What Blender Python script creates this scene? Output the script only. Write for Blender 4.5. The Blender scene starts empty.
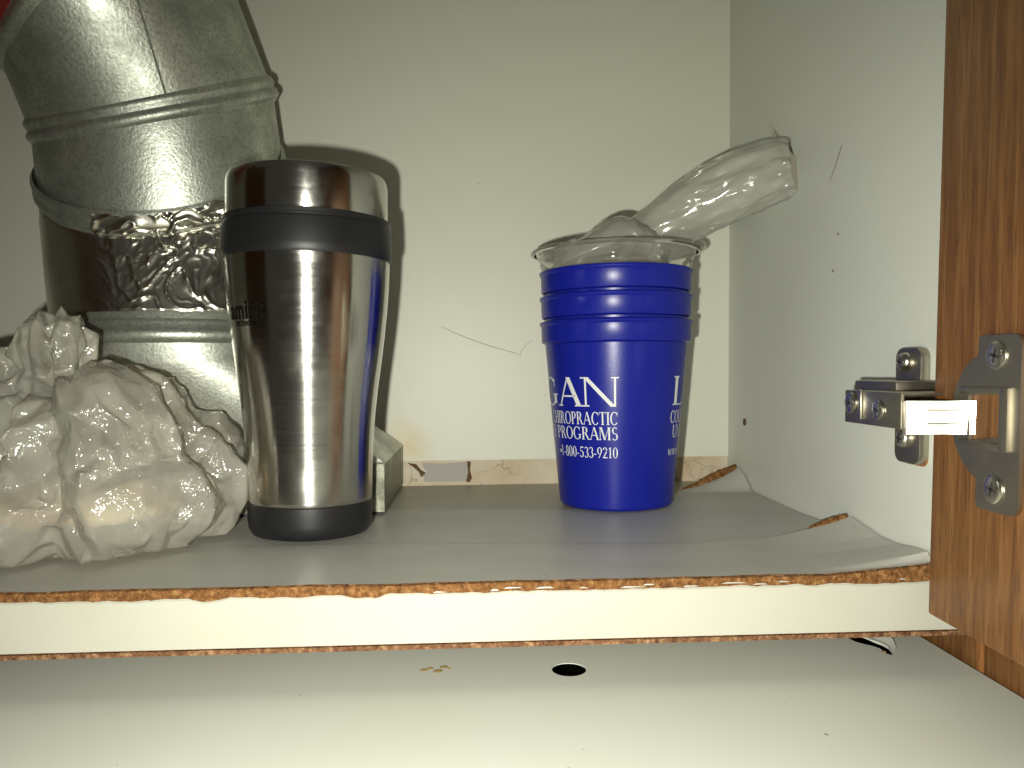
import bpy, bmesh, math, random
import numpy as np
from mathutils import Vector, Matrix, noise

random.seed(7)
def nvec(p):                      # repeatable vector noise
    return Vector((noise.noise(p), noise.noise(p + Vector((31.7, 11.3, 5.9))), noise.noise(p + Vector((-17.1, 43.9, 23.3)))))
C = bpy.context.scene.collection
PI = math.pi

# ------------------------------------------------------------------ camera
F = 769.0                       # focal length in pixels of the 1024 x 768 frame
YAW, PITCH, ROLL = math.radians(2.6), math.radians(3.15), math.radians(0.60)
CX, CY = 512.0, 412.0           # where the optical axis meets the (cropped) frame
H = 0.075                       # eye height above the cabinet floor
EYE = Vector((0, 0, H))
fw0 = Vector((math.sin(YAW), math.cos(YAW), 0)); rt0 = Vector((math.cos(YAW), -math.sin(YAW), 0)); up0 = Vector((0, 0, 1))
FW = math.cos(PITCH) * fw0 - math.sin(PITCH) * up0
u1 = math.sin(PITCH) * fw0 + math.cos(PITCH) * up0
RT = math.cos(ROLL) * rt0 - math.sin(ROLL) * u1
UP = math.sin(ROLL) * rt0 + math.cos(ROLL) * u1
cd = bpy.data.cameras.new('camera'); cam = bpy.data.objects.new('camera', cd); C.objects.link(cam)
m = Matrix.Identity(4)
for i in range(3):
    m[i][0] = RT[i]; m[i][1] = UP[i]; m[i][2] = -FW[i]; m[i][3] = EYE[i]
cam.matrix_world = m
cd.sensor_fit = 'HORIZONTAL'; cd.sensor_width = 36; cd.lens = F / 1024 * 36
cd.shift_y = (CY - 384) / 1024; cd.clip_start = 0.01; cd.clip_end = 20
bpy.context.scene.camera = cam

# ------------------------------------------------------------------ light: dim room + the phone's flash
W = bpy.data.worlds.new('room_light'); bpy.context.scene.world = W; W.use_nodes = True
W.node_tree.nodes['Background'].inputs[0].default_value = (1.0, 0.93, 0.78, 1)
W.node_tree.nodes['Background'].inputs[1].default_value = 0.04
ld = bpy.data.lights.new('phone_flash', 'SPOT'); ld.energy = 6.4; ld.color = (1.0, 0.985, 0.87); ld.shadow_soft_size = 0.0035
ld.spot_size = math.radians(132); ld.spot_blend = 1.0        # the flash lens throws a beam, dimmer off its axis
lo = bpy.data.objects.new('phone_flash', ld); C.objects.link(lo)
lo.location = EYE + RT * -0.022 + UP * -0.016 + FW * 0.004
lo.rotation_euler = (FW + RT * ((570 - CX) / F) + UP * ((CY - 610) / F)).to_track_quat('-Z', 'Y').to_euler()
vs = bpy.context.scene.view_settings
vs.view_transform = 'Standard'; vs.look = 'None'; vs.exposure = 0.0; vs.gamma = 1.0; vs.use_curve_mapping = False

# ------------------------------------------------------------------ sight-line helpers: a point of the photo on a real plane
def ray(px, py):
    return (FW + RT * ((px - CX) / F) + UP * ((CY - py) / F))
def onz(px, py, z=0.0):
    d = ray(px, py); return EYE + d * ((z - H) / d.z)
def ony(px, py, y):
    d = ray(px, py); return EYE + d * (y / d.y)
def onx(px, py, x):
    d = ray(px, py); return EYE + d * (x / d.x)

# ------------------------------------------------------------------ material helpers
def mat(name, col, rough=0.5, metal=0.0, spec=0.5):
    M = bpy.data.materials.new(name); M.use_nodes = True
    b = M.node_tree.nodes['Principled BSDF']
    b.inputs['Base Color'].default_value = (*col, 1); b.inputs['Roughness'].default_value = rough
    b.inputs['Metallic'].default_value = metal; b.inputs['Specular IOR Level'].default_value = spec
    return M
class N:
    def __init__(s, M): s.M = M; s.t = M.node_tree; s.b = s.t.nodes['Principled BSDF']; s.co = None
    def add(s, kind, **kw):
        n = s.t.nodes.new(kind)
        for k, v in kw.items(): setattr(n, k, v)
        return n
    def link(s, a, b): s.t.links.new(a, b)
    def coord(s):
        if not s.co: s.co = s.add('ShaderNodeTexCoord')
        return s.co.outputs['Object']
    def mapped(s, scale, loc=(0, 0, 0), rot=(0, 0, 0)):
        n = s.add('ShaderNodeMapping'); n.inputs['Scale'].default_value = scale; n.inputs['Location'].default_value = loc; n.inputs['Rotation'].default_value = rot
        s.link(s.coord(), n.inputs['Vector']); return n.outputs[0]
    def noise(s, scale, detail=3, rough=0.5, vec=None, dist=0.0):
        n = s.add('ShaderNodeTexNoise'); n.inputs['Scale'].default_value = scale; n.inputs['Detail'].default_value = detail
        n.inputs['Roughness'].default_value = rough; n.inputs['Distortion'].default_value = dist
        s.link(vec if vec else s.coord(), n.inputs['Vector']); return n.outputs['Fac']
    def ramp(s, fac, stops):
        n = s.add('ShaderNodeValToRGB'); r = n.color_ramp
        while len(r.elements) < len(stops): r.elements.new(0.5)
        for e, (p, c) in zip(r.elements, stops):
            e.position = p; e.color = (*c, 1) if len(c) == 3 else c
        s.link(fac, n.inputs[0]); return n.outputs[0]
    def val(s, fac, a, b, lo=0.0, hi=1.0):
        n = s.add('ShaderNodeMapRange'); n.inputs['From Min'].default_value = lo; n.inputs['From Max'].default_value = hi
        n.inputs['To Min'].default_value = a; n.inputs['To Max'].default_value = b
        s.link(fac, n.inputs['Value']); return n.outputs[0]
    def mix(s, fac, a, b, mode='MIX'):
        n = s.add('ShaderNodeMix'); n.data_type = 'RGBA'; n.blend_type = mode
        if hasattr(fac, 'is_linked'): s.link(fac, n.inputs[0])
        else: n.inputs[0].default_value = fac
        for k, v in ((6, a), (7, b)):
            if hasattr(v, 'is_linked'): s.link(v, n.inputs[k])
            else: n.inputs[k].default_value = (*v, 1)
        return n.outputs[2]
    def near(s, p, r0, r1):             # 1 inside r0 of a point, 0 past r1 (a stain with its own place)
        n = s.add('ShaderNodeVectorMath', operation='DISTANCE'); s.link(s.coord(), n.inputs[0]); n.inputs[1].default_value = p
        return s.val(n.outputs['Value'], 1, 0, r0, r1)
    def math(s, op, a, b):
        n = s.add('ShaderNodeMath', operation=op)
        for k, v in ((0, a), (1, b)):
            if hasattr(v, 'is_linked'): s.link(v, n.inputs[k])
            else: n.inputs[k].default_value = v
        return n.outputs[0]
    def col(s, o): s.link(o, s.b.inputs['Base Color'])
    def rough(s, o): s.link(o, s.b.inputs['Roughness'])
    def bump(s, h, strength=0.3, dist=0.001):
        n = s.add('ShaderNodeBump'); n.inputs['Strength'].default_value = strength; n.inputs['Distance'].default_value = dist
        s.link(h, n.inputs['Height']); s.link(n.outputs[0], s.b.inputs['Normal']); return n

XR, YB, YF = 0.1655, 0.4995, 0.2642      # right wall face, back wall face, floor board's front edge
ZT = 0.43                               # cabinet top
XL = -0.56

def white_melamine(name, base, stains=()):
    M = mat(name, base, 0.42, 0, 0.4); n = N(M)
    c = n.mix(n.val(n.noise(9, 3), 0, 0.10, .35, .75), base, (base[0] * .8, base[1] * .78, base[2] * .66))
    sp = n.noise(260, 2, .5)
    c = n.mix(n.val(sp, 0, .6, .765, .80), c, (.20, .15, .09))
    for p, r0, r1, col, amt in stains:
        f = n.math('MULTIPLY', n.near(p, r0, r1), n.val(n.noise(60, 3), amt * .3, amt, .35, .6))
        c = n.mix(f, c, col)
    n.col(c); n.bump(n.noise(900, 2), 0.12, 0.0004)
    return M
M_WALLB = white_melamine('white_melamine_back', (.68, .685, .585), [(ony(404, 447, YB), 0, .022, (.62, .50, .22), .8)])
M_WALLR = white_melamine('white_melamine_side', (.66, .68, .61))
M_EDGE = mat('cream_edge_band', (.46, .455, .39), .38)
n = N(M_EDGE); n.col(n.mix(n.val(n.noise(40, 3), 0, .25, .4, .8), (.46, .455, .39), (.42, .385, .285)))
def chipboard(name, a, b, c3):
    M = mat(name, b, .9, 0, .1); n = N(M)
    n.col(n.ramp(n.noise(420, 5, .7), [(.30, a), (.52, b), (.72, c3)])); n.bump(n.noise(700, 4), .9, .0015)
    return M
M_CHIP = chipboard('chipboard', (.07, .030, .012), (.20, .092, .032), (.40, .22, .09))
M_LIP = chipboard('dark_chipboard', (.07, .03, .018), (.20, .10, .05), (.45, .28, .15))
def liner_mat(name, base):
    M = mat(name, base, .42, 0, .45); n = N(M)
    v = n.mapped((5, 26, 1))
    c = n.mix(n.val(n.noise(1, 4, .6, v), 0, .35, .35, .8), base, (base[0] * .72, base[1] * .70, base[2] * .62))
    c = n.mix(n.val(n.noise(330, 2), 0, .7, .74, .79), c, (.05, .04, .03))
    n.col(c); n.bump(n.noise(1, 2, .4, n.mapped((9, 34, 1))), .10, .002)
    n.rough(n.val(n.noise(30, 3), .34, .52)); return M
M_LIN1 = liner_mat('grey_liner', (.50, .495, .45))
M_LIN0 = liner_mat('bare_shelf', (.43, .40, .33))
M_LIN2 = liner_mat('grey_liner_front', (.52, .515, .465))
def oak(name, k=1.0):
    M = mat(name, (.3, .15, .06), .45, 0, .35); n = N(M)
    v = n.mapped((300, 300, 17)); a = n.noise(1, 5, .62, v, .5)
    v2 = n.mapped((1100, 1100, 60)); b = n.noise(1, 3, .65, v2)
    c = n.ramp(a, [(.28, (.11 * k, .042 * k, .012 * k)), (.5, (.19 * k, .082 * k, .024 * k)), (.74, (.29 * k, .14 * k, .05 * k))])
    c = n.mix(n.val(b, 0, .75, .52, .66), c, (.085 * k, .034 * k, .012 * k))
    n.col(c); n.bump(b, .25, .0006); return M
M_OAK = oak('oak_laminate'); M_OAK2 = oak('oak_side', .8); M_OAK3 = oak('oak_edge', 1.4)
M_ENAMEL = mat('white_enamel', (.60, .61, .54), .5, 0, .25)
n = N(M_ENAMEL)
c = n.mix(n.val(n.noise(14, 4), 0, .35, .4, .75), (.62, .65, .58), (.58, .555, .44))
c = n.mix(n.val(n.noise(210, 2), 0, .7, .755, .79), c, (.14, .10, .06))
n.col(c); n.rough(n.val(n.noise(25, 3), .48, .62))
M_BLACK = mat('dark_void', (.004, .004, .004), .9, 0, 0)
M_STAIN = mat('yellow_stain', (.33, .24, .09), .6)
def galvanized(name, base=(.56, .59, .53), r=(.34, .50)):
    M = mat(name, base, .35, .82); n = N(M)
    a = n.noise(45, 5, .7); s = n.noise(700, 3, .6)
    c = n.mix(n.val(a, 0, .75, .35, .68), (base[0] * 1.15, base[1] * 1.15, base[2] * 1.12), (base[0] * .42, base[1] * .43, base[2] * .40))
    c = n.mix(n.val(s, 0, .55, .45, .66), c, (base[0] * .45, base[1] * .46, base[2] * .42))
    n.col(c); n.rough(n.val(a, r[0], r[1], .3, .7)); n.bump(s, .35, .0005); return M
M_GALV = galvanized('galvanized_steel'); M_GALV2 = galvanized('galvanized_boot', (.60, .62, .57), (.40, .54))
M_GALVD = galvanized('dark_galvanized', (.26, .26, .21), (.4, .6))  # darker, duller steel tone for the boot's lower skirt
M_FOIL = mat('foil_tape', (.66, .64, .56), .20, 1.0)
n = N(M_FOIL); n.bump(n.noise(70, 3, .5, None, .8), .10, .002); n.rough(n.val(n.noise(50, 3), .22, .36))
M_SEAL = mat('seam_dirt', (.30, .24, .13), .7, .2)
M_NICK = mat('nickel', (.62, .60, .54), .24, 1.0)
n = N(M_NICK); n.rough(n.val(n.noise(300, 3), .20, .32))
M_NICKD = mat('dull_nickel', (.40, .37, .30), .42, 1.0)
n = N(M_NICKD); n.rough(n.val(n.noise(200, 3), .34, .5))
M_SLOT = mat('screw_recess', (.07, .065, .055), .6, .6)
M_RUST = mat('rusty_edge', (.30, .13, .05), .8, .2)
def steel(name, aniso):
    M = mat(name, (.58, .57, .53), .24, 1.0); n = N(M)
    n.b.inputs['Anisotropic'].default_value = aniso
    n.b.inputs['Anisotropic Rotation'].default_value = .25
    t = n.add('ShaderNodeTangent', direction_type='RADIAL', axis='Z'); n.link(t.outputs[0], n.b.inputs['Tangent'])
    v = n.mapped((40, 40, 900)); a = n.noise(1, 3, .6, v)
    n.rough(n.math('ADD', n.val(a, .15, .20, .3, .7), n.val(n.noise(55, 4, .6), 0, .10, .5, .72)))
    return M
M_STEEL = steel('brushed_steel', .75)
M_RUBBER = mat('black_plastic', (.012, .012, .013), .42, 0, .4)
M_INK = mat('black_ink', (.004, .003, .002), .55, 0, .2)
M_BLUE = mat('blue_plastic', (.006, .012, .25), .30, 0, .32)
n = N(M_BLUE); n.bump(n.noise(500, 2), .06, .0004)
M_WHITE = mat('white_print', (.70, .72, .72), .5)
M_PLASTER = mat('old_plaster', (.62, .55, .42), .8, 0, .2)
n = N(M_PLASTER)
vo = n.add('ShaderNodeTexVoronoi', feature='DISTANCE_TO_EDGE'); vo.inputs['Scale'].default_value = 38
mm = n.add('ShaderNodeMix'); mm.data_type = 'VECTOR'; mm.inputs[0].default_value = .05
nn = n.add('ShaderNodeTexNoise'); nn.inputs['Scale'].default_value = 60; n.link(n.coord(), nn.inputs['Vector'])
n.link(n.coord(), mm.inputs[4]); n.link(nn.outputs['Color'], mm.inputs[5]); n.link(mm.outputs[1], vo.inputs['Vector'])
c = n.mix(n.val(n.noise(26, 4), 0, .8, .4, .7), (.64, .58, .46), (.50, .37, .22))
c = n.mix(n.math('MULTIPLY', n.val(vo.outputs['Distance'], 1, 0, 0, .035), n.val(n.noise(18, 2), 0, .9, .46, .6)), c, (.16, .10, .05))
n.col(c); n.bump(n.noise(150, 4), .5, .001)
M_GREY = mat('grey_plaster', (.40, .385, .36), .8)
M_CRACK = mat('crack_brown', (.12, .065, .03), .9)
def film(name, tint, clear, trans, gloss_r, bscale, bstr, fscale=0, fstr=0):
    """thin plastic: part of the light passes straight, part scatters, plus a sharp sheen"""
    M = bpy.data.materials.new(name); M.use_nodes = True; t = M.node_tree; t.nodes.clear()
    o = t.nodes.new('ShaderNodeOutputMaterial'); L = t.links.new
    tr = t.nodes.new('ShaderNodeBsdfTransparent'); tr.inputs[0].default_value = (.97, .97, .95, 1)
    df = t.nodes.new('ShaderNodeBsdfDiffuse'); df.inputs[0].default_value = (*tint, 1)
    tl = t.nodes.new('ShaderNodeBsdfTranslucent'); tl.inputs[0].default_value = (*tint, 1)
    gl = t.nodes.new('ShaderNodeBsdfGlossy'); gl.inputs['Roughness'].default_value = gloss_r; gl.inputs[0].default_value = (1, 1, .97, 1)
    m1 = t.nodes.new('ShaderNodeMixShader'); m1.inputs[0].default_value = trans; L(df.outputs[0], m1.inputs[1]); L(tl.outputs[0], m1.inputs[2])
    tc = t.nodes.new('ShaderNodeTexCoord')
    nz = t.nodes.new('ShaderNodeTexNoise'); nz.inputs['Scale'].default_value = 35; nz.inputs['Detail'].default_value = 3; L(tc.outputs['Object'], nz.inputs['Vector'])
    mr = t.nodes.new('ShaderNodeMapRange'); mr.inputs['From Min'].default_value = .3; mr.inputs['From Max'].default_value = .7
    mr.inputs['To Min'].default_value = min(1, clear * 1.25); mr.inputs['To Max'].default_value = clear * .75; L(nz.outputs['Fac'], mr.inputs['Value'])
    m2 = t.nodes.new('ShaderNodeMixShader'); L(mr.outputs[0], m2.inputs[0]); L(m1.outputs[0], m2.inputs[1]); L(tr.outputs[0], m2.inputs[2])
    fr = t.nodes.new('ShaderNodeFresnel'); fr.inputs[0].default_value = 1.62 if fstr else 1.48
    m3 = t.nodes.new('ShaderNodeMixShader'); L(fr.outputs[0], m3.inputs[0]); L(m2.outputs[0], m3.inputs[1]); L(gl.outputs[0], m3.inputs[2])
    if bstr:
        b1 = t.nodes.new('ShaderNodeTexNoise'); b1.inputs['Scale'].default_value = bscale; b1.inputs['Detail'].default_value = 3; b1.inputs['Distortion'].default_value = 1.2
        L(tc.outputs['Object'], b1.inputs['Vector'])
        ab = t.nodes.new('ShaderNodeMath'); ab.operation = 'SUBTRACT'; ab.inputs[1].default_value = .5; L(b1.outputs['Fac'], ab.inputs[0])
        a2 = t.nodes.new('ShaderNodeMath'); a2.operation = 'ABSOLUTE'; L(ab.outputs[0], a2.inputs[0])
        bp = t.nodes.new('ShaderNodeBump'); bp.inputs['Strength'].default_value = bstr; bp.inputs['Distance'].default_value = .006; L(a2.outputs[0], bp.inputs['Height'])
        nrm_ = bp.outputs[0]
        if fstr:                                       # small flat facets of crumpled film
            vn = t.nodes.new('ShaderNodeTexVoronoi'); vn.inputs['Scale'].default_value = fscale
            ms_ = t.nodes.new('ShaderNodeVectorMath'); ms_.operation = 'MULTIPLY_ADD'; L(b1.outputs['Color'], ms_.inputs[0]); ms_.inputs[1].default_value = (.02, .02, .02); L(tc.outputs['Object'], ms_.inputs[2])
            L(ms_.outputs[0], vn.inputs['Vector'])
            s1_ = t.nodes.new('ShaderNodeVectorMath'); s1_.operation = 'SUBTRACT'; L(vn.outputs['Color'], s1_.inputs[0]); s1_.inputs[1].default_value = (.5, .5, .5)
            s2_ = t.nodes.new('ShaderNodeVectorMath'); s2_.operation = 'SCALE'; s2_.inputs['Scale'].default_value = fstr; L(s1_.outputs[0], s2_.inputs[0])
            s3_ = t.nodes.new('ShaderNodeVectorMath'); s3_.operation = 'ADD'; L(nrm_, s3_.inputs[0]); L(s2_.outputs[0], s3_.inputs[1])
            s4_ = t.nodes.new('ShaderNodeVectorMath'); s4_.operation = 'NORMALIZE'; L(s3_.outputs[0], s4_.inputs[0]); nrm_ = s4_.outputs[0]
        L(nrm_, gl.inputs['Normal']); L(nrm_, fr.inputs['Normal'])
    L(m3.outputs[0], o.inputs[0]); return M
M_BAG = film('bag_film', (.86, .84, .74), .54, .5, .13, 110, .45, 120, .40)
M_SLEEVE = film('sleeve_film', (.76, .77, .69), .45, .5, .16, 40, .14, 55, .10)
M_TIP = film('sleeve_edge', (.50, .47, .37), .05, .4, .2, 60, .2)
M_CLEAR = film('clear_cup_plastic', (.66, .65, .58), .72, .5, .06, 60, 0)
M_TAN = mat('tan_bundle', (.50, .33, .17), .8)
n = N(M_TAN); n.col(n.ramp(n.noise(45, 4, .6), [(.32, (.30, .16, .07)), (.5, (.60, .42, .22)), (.66, (.74, .64, .42))]))
M_RED = mat('dark_red', (.16, .012, .008), .45)

# ------------------------------------------------------------------ mesh helpers
def link_mesh(name, verts, faces, m, parent=None, smooth=None, mats=None, fm=None):
    base = parent_loc(parent)
    me = bpy.data.meshes.new(name)
    me.from_pydata([tuple(Vector(v) - base) for v in verts], [], faces)
    me.materials.append(m)
    for x in mats or []: me.materials.append(x)
    if fm:
        for p, k in zip(me.polygons, fm): p.material_index = k
    bm = bmesh.new(); bm.from_mesh(me); bmesh.ops.recalc_face_normals(bm, faces=bm.faces); bm.to_mesh(me); bm.free()
    if smooth is not None:
        for p in me.polygons: p.use_smooth = True
        if smooth < 3: me.set_sharp_from_angle(angle=smooth)
    o = bpy.data.objects.new(name, me); C.objects.link(o)
    if parent: o.parent = parent
    return o
def parent_loc(p):
    b = Vector((0, 0, 0))
    while p is not None: b += p.location; p = p.parent
    return b
def tag(o, label, cat, group=None, kind=None):
    o['label'] = label
    o['category'] = cat
    if group: o['group'] = group
    if kind: o['kind'] = kind
    return o
def thing(name, loc, label, cat, group=None):
    o = bpy.data.objects.new(name, None); o.empty_display_size = .01; C.objects.link(o); o.location = loc
    return tag(o, label, cat, group)
def merge(parts):
    V, Fc, K = [], [], []
    for p in parts:
        v, f = p[0], p[1]; k = p[2] if len(p) > 2 else 0
        b = len(V); V += [Vector(x) for x in v]; Fc += [[i + b for i in q] for q in f]; K += [k] * len(f)
    return V, Fc, K
def box(x0, x1, y0, y1, z0, z1):
    v = [(x, y, z) for x in (x0, x1) for y in (y0, y1) for z in (z0, z1)]
    return v, [(0, 1, 3, 2), (4, 6, 7, 5), (0, 4, 5, 1), (2, 3, 7, 6), (0, 2, 6, 4), (1, 5, 7, 3)]
def bevel_obj(o, w, seg=2):
    bm = bmesh.new(); bm.from_mesh(o.data)
    es = [e for e in bm.edges if len(e.link_faces) == 2 and e.calc_face_angle(0) > .5]
    bmesh.ops.bevel(bm, geom=es, offset=w, segments=seg, affect='EDGES', profile=.6)
    bm.to_mesh(o.data); bm.free()
    for p in o.data.polygons: p.use_smooth = True
    o.data.set_sharp_from_angle(angle=.6); return o
def lathe(prof, n=96, c=(0, 0, 0)):
    v, f = [], []
    for r, z in prof:
        for k in range(n):
            a = 2 * PI * k / n; v.append((c[0] + r * math.cos(a), c[1] + r * math.sin(a), c[2] + z))
    for i in range(len(prof) - 1):
        for k in range(n):
            k2 = (k + 1) % n; f.append((i * n + k, i * n + k2, (i + 1) * n + k2, (i + 1) * n + k))
    return v, f
def loft(rings, close=True):
    n = len(rings[0]); v = [p for r in rings for p in r]; f = []
    for i in range(len(rings) - 1):
        for k in range(n if close else n - 1):
            k2 = (k + 1) % n; f.append((i * n + k, i * n + k2, (i + 1) * n + k2, (i + 1) * n + k))
    return v, f
def grid(fn, nu, nv):
    v = [fn(i / nu, j / nv) for j in range(nv + 1) for i in range(nu + 1)]
    f = [(j * (nu + 1) + i, j * (nu + 1) + i + 1, (j + 1) * (nu + 1) + i + 1, (j + 1) * (nu + 1) + i) for j in range(nv) for i in range(nu)]
    return v, f
def slab(top, n_, thick):               # grid sheet -> closed sheet of a real thickness (n_ = grid dims)
    nu, nv = n_; v, f = top; k = len(v)
    V = [Vector(p) for p in v] + [Vector(p) - Vector((0, 0, thick)) for p in v]
    Fc = list(f) + [tuple(i + k for i in reversed(q)) for q in f]
    bd = [i for i in range(nu + 1)] + [j * (nu + 1) + nu for j in range(1, nv + 1)] + [nv * (nu + 1) + i for i in range(nu - 1, -1, -1)] + [j * (nu + 1) for j in range(nv - 1, 0, -1)]
    for a, b in zip(bd, bd[1:] + bd[:1]): Fc.append((a, a + k, b + k, b))
    return V, Fc
def prism(poly, off):                   # planar polygon extruded by a vector
    n = len(poly); V = [Vector(p) for p in poly] + [Vector(p) + Vector(off) for p in poly]
    return V, [tuple(range(n)), tuple(range(2 * n - 1, n - 1, -1))] + [(i, (i + 1) % n, (i + 1) % n + n, i + n) for i in range(n)]
def tube(pts, r, n=8, cap=True):
    pts = [Vector(p) for p in pts]; rings = []
    rr = r if isinstance(r, (list, tuple)) else [r] * len(pts)
    for i, p in enumerate(pts):
        d = (pts[min(i + 1, len(pts) - 1)] - pts[max(i - 1, 0)]).normalized()
        a = d.orthogonal().normalized() if i == 0 else (a - d * a.dot(d)).normalized()
        b = d.cross(a); rings.append([p + (a * math.cos(2 * PI * k / n) + b * math.sin(2 * PI * k / n)) * rr[i] for k in range(n)])
    v, f = loft(rings)
    if cap: f += [tuple(range(n)), tuple(range(len(v) - n, len(v)))]
    return v, f
def interp(x, xs, ys): return float(np.interp(x, xs, ys))
def struct(name, parts, m, label, cat, mats=None, smooth=None):
    V, Fc, K = merge(parts)
    o = link_mesh(name, V, Fc, m, None, smooth, mats, K)
    return tag(o, label, cat, None, 'structure')

# ------------------------------------------------------------------ the cabinet's shell
def ribbon_on_y(pix, w, y, lift=.0003):
    pts = [ony(a, b, y) - Vector((0, lift, 0)) for a, b in pix]
    return tube(pts, [w * (.4 + .6 * math.sin(PI * (i + .6) / len(pts))) for i in range(len(pts))], 5)
def ribbon_on_x(pix, w, x, lift=.0003):
    pts = [onx(a, b, x) - Vector((lift, 0, 0)) for a, b in pix]
    return tube(pts, [w * (.4 + .6 * math.sin(PI * (i + .6) / len(pts))) for i in range(len(pts))], 5)
ZS = .0165
struct('wall_back', [box(XL, XR, YB, YB + .004, ZS, ZT),
    ribbon_on_y([(442, 327), (455, 333), (470, 339), (490, 346), (508, 351), (521, 355)], .00016, YB, 0) + (1,),
    ribbon_on_y([(520, 356), (522, 350), (526, 345), (532, 340)], .00012, YB, 0) + (1,)],
    M_WALLB, 'white cabinet back panel with a fine curved scratch', 'wall', [M_CRACK])
struct('wall_right', [box(XR, XR + .0155, YF, YB + .004, -.0002, ZT),
    ribbon_on_x([(842, 145), (839, 155), (835, 167), (830, 181)], .00022, XR, 0) + (1,),
    tube([onx(745, 422, XR) + Vector((.001, 0, 0)), onx(745, 422, XR) - Vector((.0006, 0, 0))], .0022, 10) + (1,),
    tube([onx(833, 270, XR), onx(833.5, 272, XR)], .0004, 5) + (1,), tube([onx(838, 233, XR), onx(838.5, 235, XR)], .0004, 5) + (1,)],
    M_WALLR, 'white cabinet side panel on the right with a scratch and a screw hole', 'wall', [M_CRACK])
struct('wall_left', [box(XL - .016, XL, YF, YB, 0, ZT)], M_WALLR, 'white cabinet side panel on the left', 'wall')
struct('ceiling', [box(XL - .016, XR + .0155, YF, YB, ZT, ZT + .016)], M_WALLR, 'white top panel of the cabinet', 'ceiling')
# strip of old wall under the back panel
def wallpoly(pix, y): return prism([ony(a, b, y) for a, b in pix], (0, .001, 0))
YS = YB + .0015
tr = struct('trim_1', [box(XL, XR, YS, YS + .02, -.01, ZS + .004),
    wallpoly([(422, 463), (440, 464), (467, 462), (468, 471), (466, 481), (425, 482), (423, 476), (427, 472), (424, 468)], YS - .0006) + (1,),
    wallpoly([(407, 463), (416, 464), (421, 470), (426, 473), (421, 477), (419, 472), (413, 467)], YS - .0004) + (2,),
    wallpoly([(467, 461), (471, 462), (470, 470), (472, 478), (470, 482), (466, 482), (468, 472)], YS - .0005) + (2,)],
    M_PLASTER, 'strip of stained cracked plaster showing below the white back panel', 'trim', [M_GREY, M_CRACK])

# floor board: chipboard core, cream edge band with a chipped top, dark lower lip
fl = struct('floor', [box(XL, XR + .0155, YF + .0006, YB + .02, -.0215, -.0004)], M_CHIP, 'chipboard cabinet floor shelf with a chipped cream front edge', 'shelf')
V, Fc, _ = merge([box(XL, XR - .0002, .30, YB + .001, -.0006, .0000)])
o = link_mesh('laminate', V, Fc, M_LIN0, fl); o['label'] = 'grey brown bare shelf surface at the back'
NX = 420; xs = [XL + (XR + .0155 - XL) * i / NX for i in range(NX + 1)]
def band_top(x):
    a = noise.noise(Vector((x * 38, 3.1, 0))); b = noise.noise(Vector((x * 210, 8.2, 0)))
    z = -.0021 + .0007 * a + .0005 * b
    if a > .33: z -= .0014 * min(1, (a - .33) * 6)
    return z
V, Fc = [], []
for x in xs:
    t = band_top(x)
    for y, z in ((YF - .0006, -.0196), (YF - .0009, t - .0006), (YF - .0004, t), (YF + .0012, t - .0001), (YF + .0012, -.0196)): V.append((x, y, z))
for i in range(NX):
    for k in range(5): Fc.append((i * 5 + k, i * 5 + (k + 1) % 5, (i + 1) * 5 + (k + 1) % 5, (i + 1) * 5 + k))
o = link_mesh('edge_band', V, Fc, M_EDGE, fl, .7); o['label'] = 'cream edge strip with a ragged chipped top'
V, Fc, _ = merge([box(XL, XR + .0155, YF - .0008, YF + .02, -.0217, -.0201)])
o = link_mesh('bottom_lip', V, Fc, M_LIP, fl); o['label'] = 'dark brown lower lip'
# flakes of cream paint along the top of the band
parts = []
for i in range(14):
    x = random.uniform(-.02, .155); w = random.uniform(.001, .005); z = band_top(x) + random.uniform(.0002, .0012)
    parts.append(prism([(x - w, YF - .0007, z), (x + w, YF - .0007, z + .0001), (x + w * .6, YF - .0006, z + random.uniform(.0002, .0006)), (x - w * .5, YF - .0006, z + .0005)], (0, .0008, 0)))
V, Fc, _ = merge(parts); link_mesh('paint_flakes', V, Fc, M_EDGE, fl)

# ------------------------------------------------------------------ liner sheets on the floor
XW = XR - .0012
# rear sheet
wp = [onx(a, b, XW) for a, b in ((830, 523), (800, 513), (775, 503), (752, 492), (744, 474), (739, 467))]
ys1 = [p.y for p in wp]; zs1 = [max(.0006, p.z) for p in wp]
rear = [onz(a, b) for a, b in ((-60, 522), (395, 510), (440, 509), (555, 511), (640, 505), (684, 491))]
rx = [p.x for p in rear] + [XW]; ry = [p.y for p in rear] + [ys1[-1]]
seam = [onz(a, b) for a, b in ((-60, 552), (215, 550), (350, 546), (500, 546), (690, 546), (745, 541))]
sx = [p.x for p in seam] + [XW]; sy = [p.y for p in seam] + [ys1[0]]
X0, X1 = -.40, XW
def sheet1(u, v):
    x = X0 + (X1 - X0) * u
    y0 = interp(x, sx, sy) - .006; y1 = interp(x, rx, ry); y = y0 + (y1 - y0) * v
    hw = interp(y, ys1, zs1)
    t = max(0, (x - (XW - .052)) / .052)
    z = .00045 + max(0, hw - .0006) * t ** 1.7 + .00005 * noise.noise(Vector((x * 30, y * 30, 0)))
    return (x, y + .0006 * noise.noise(Vector((x * 160, v * 3, 2))), z)
NU, NV = 150, 40
s1 = slab(grid(sheet1, NU, NV), (NU, NV), .00035)
l1 = thing('shelf_liner', (.05, .40, 0), 'grey liner sheet under the cups, torn corner curled up at the back wall', 'liner')
link_mesh('sheet', s1[0], s1[1], M_LIN1, l1, .6)
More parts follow.
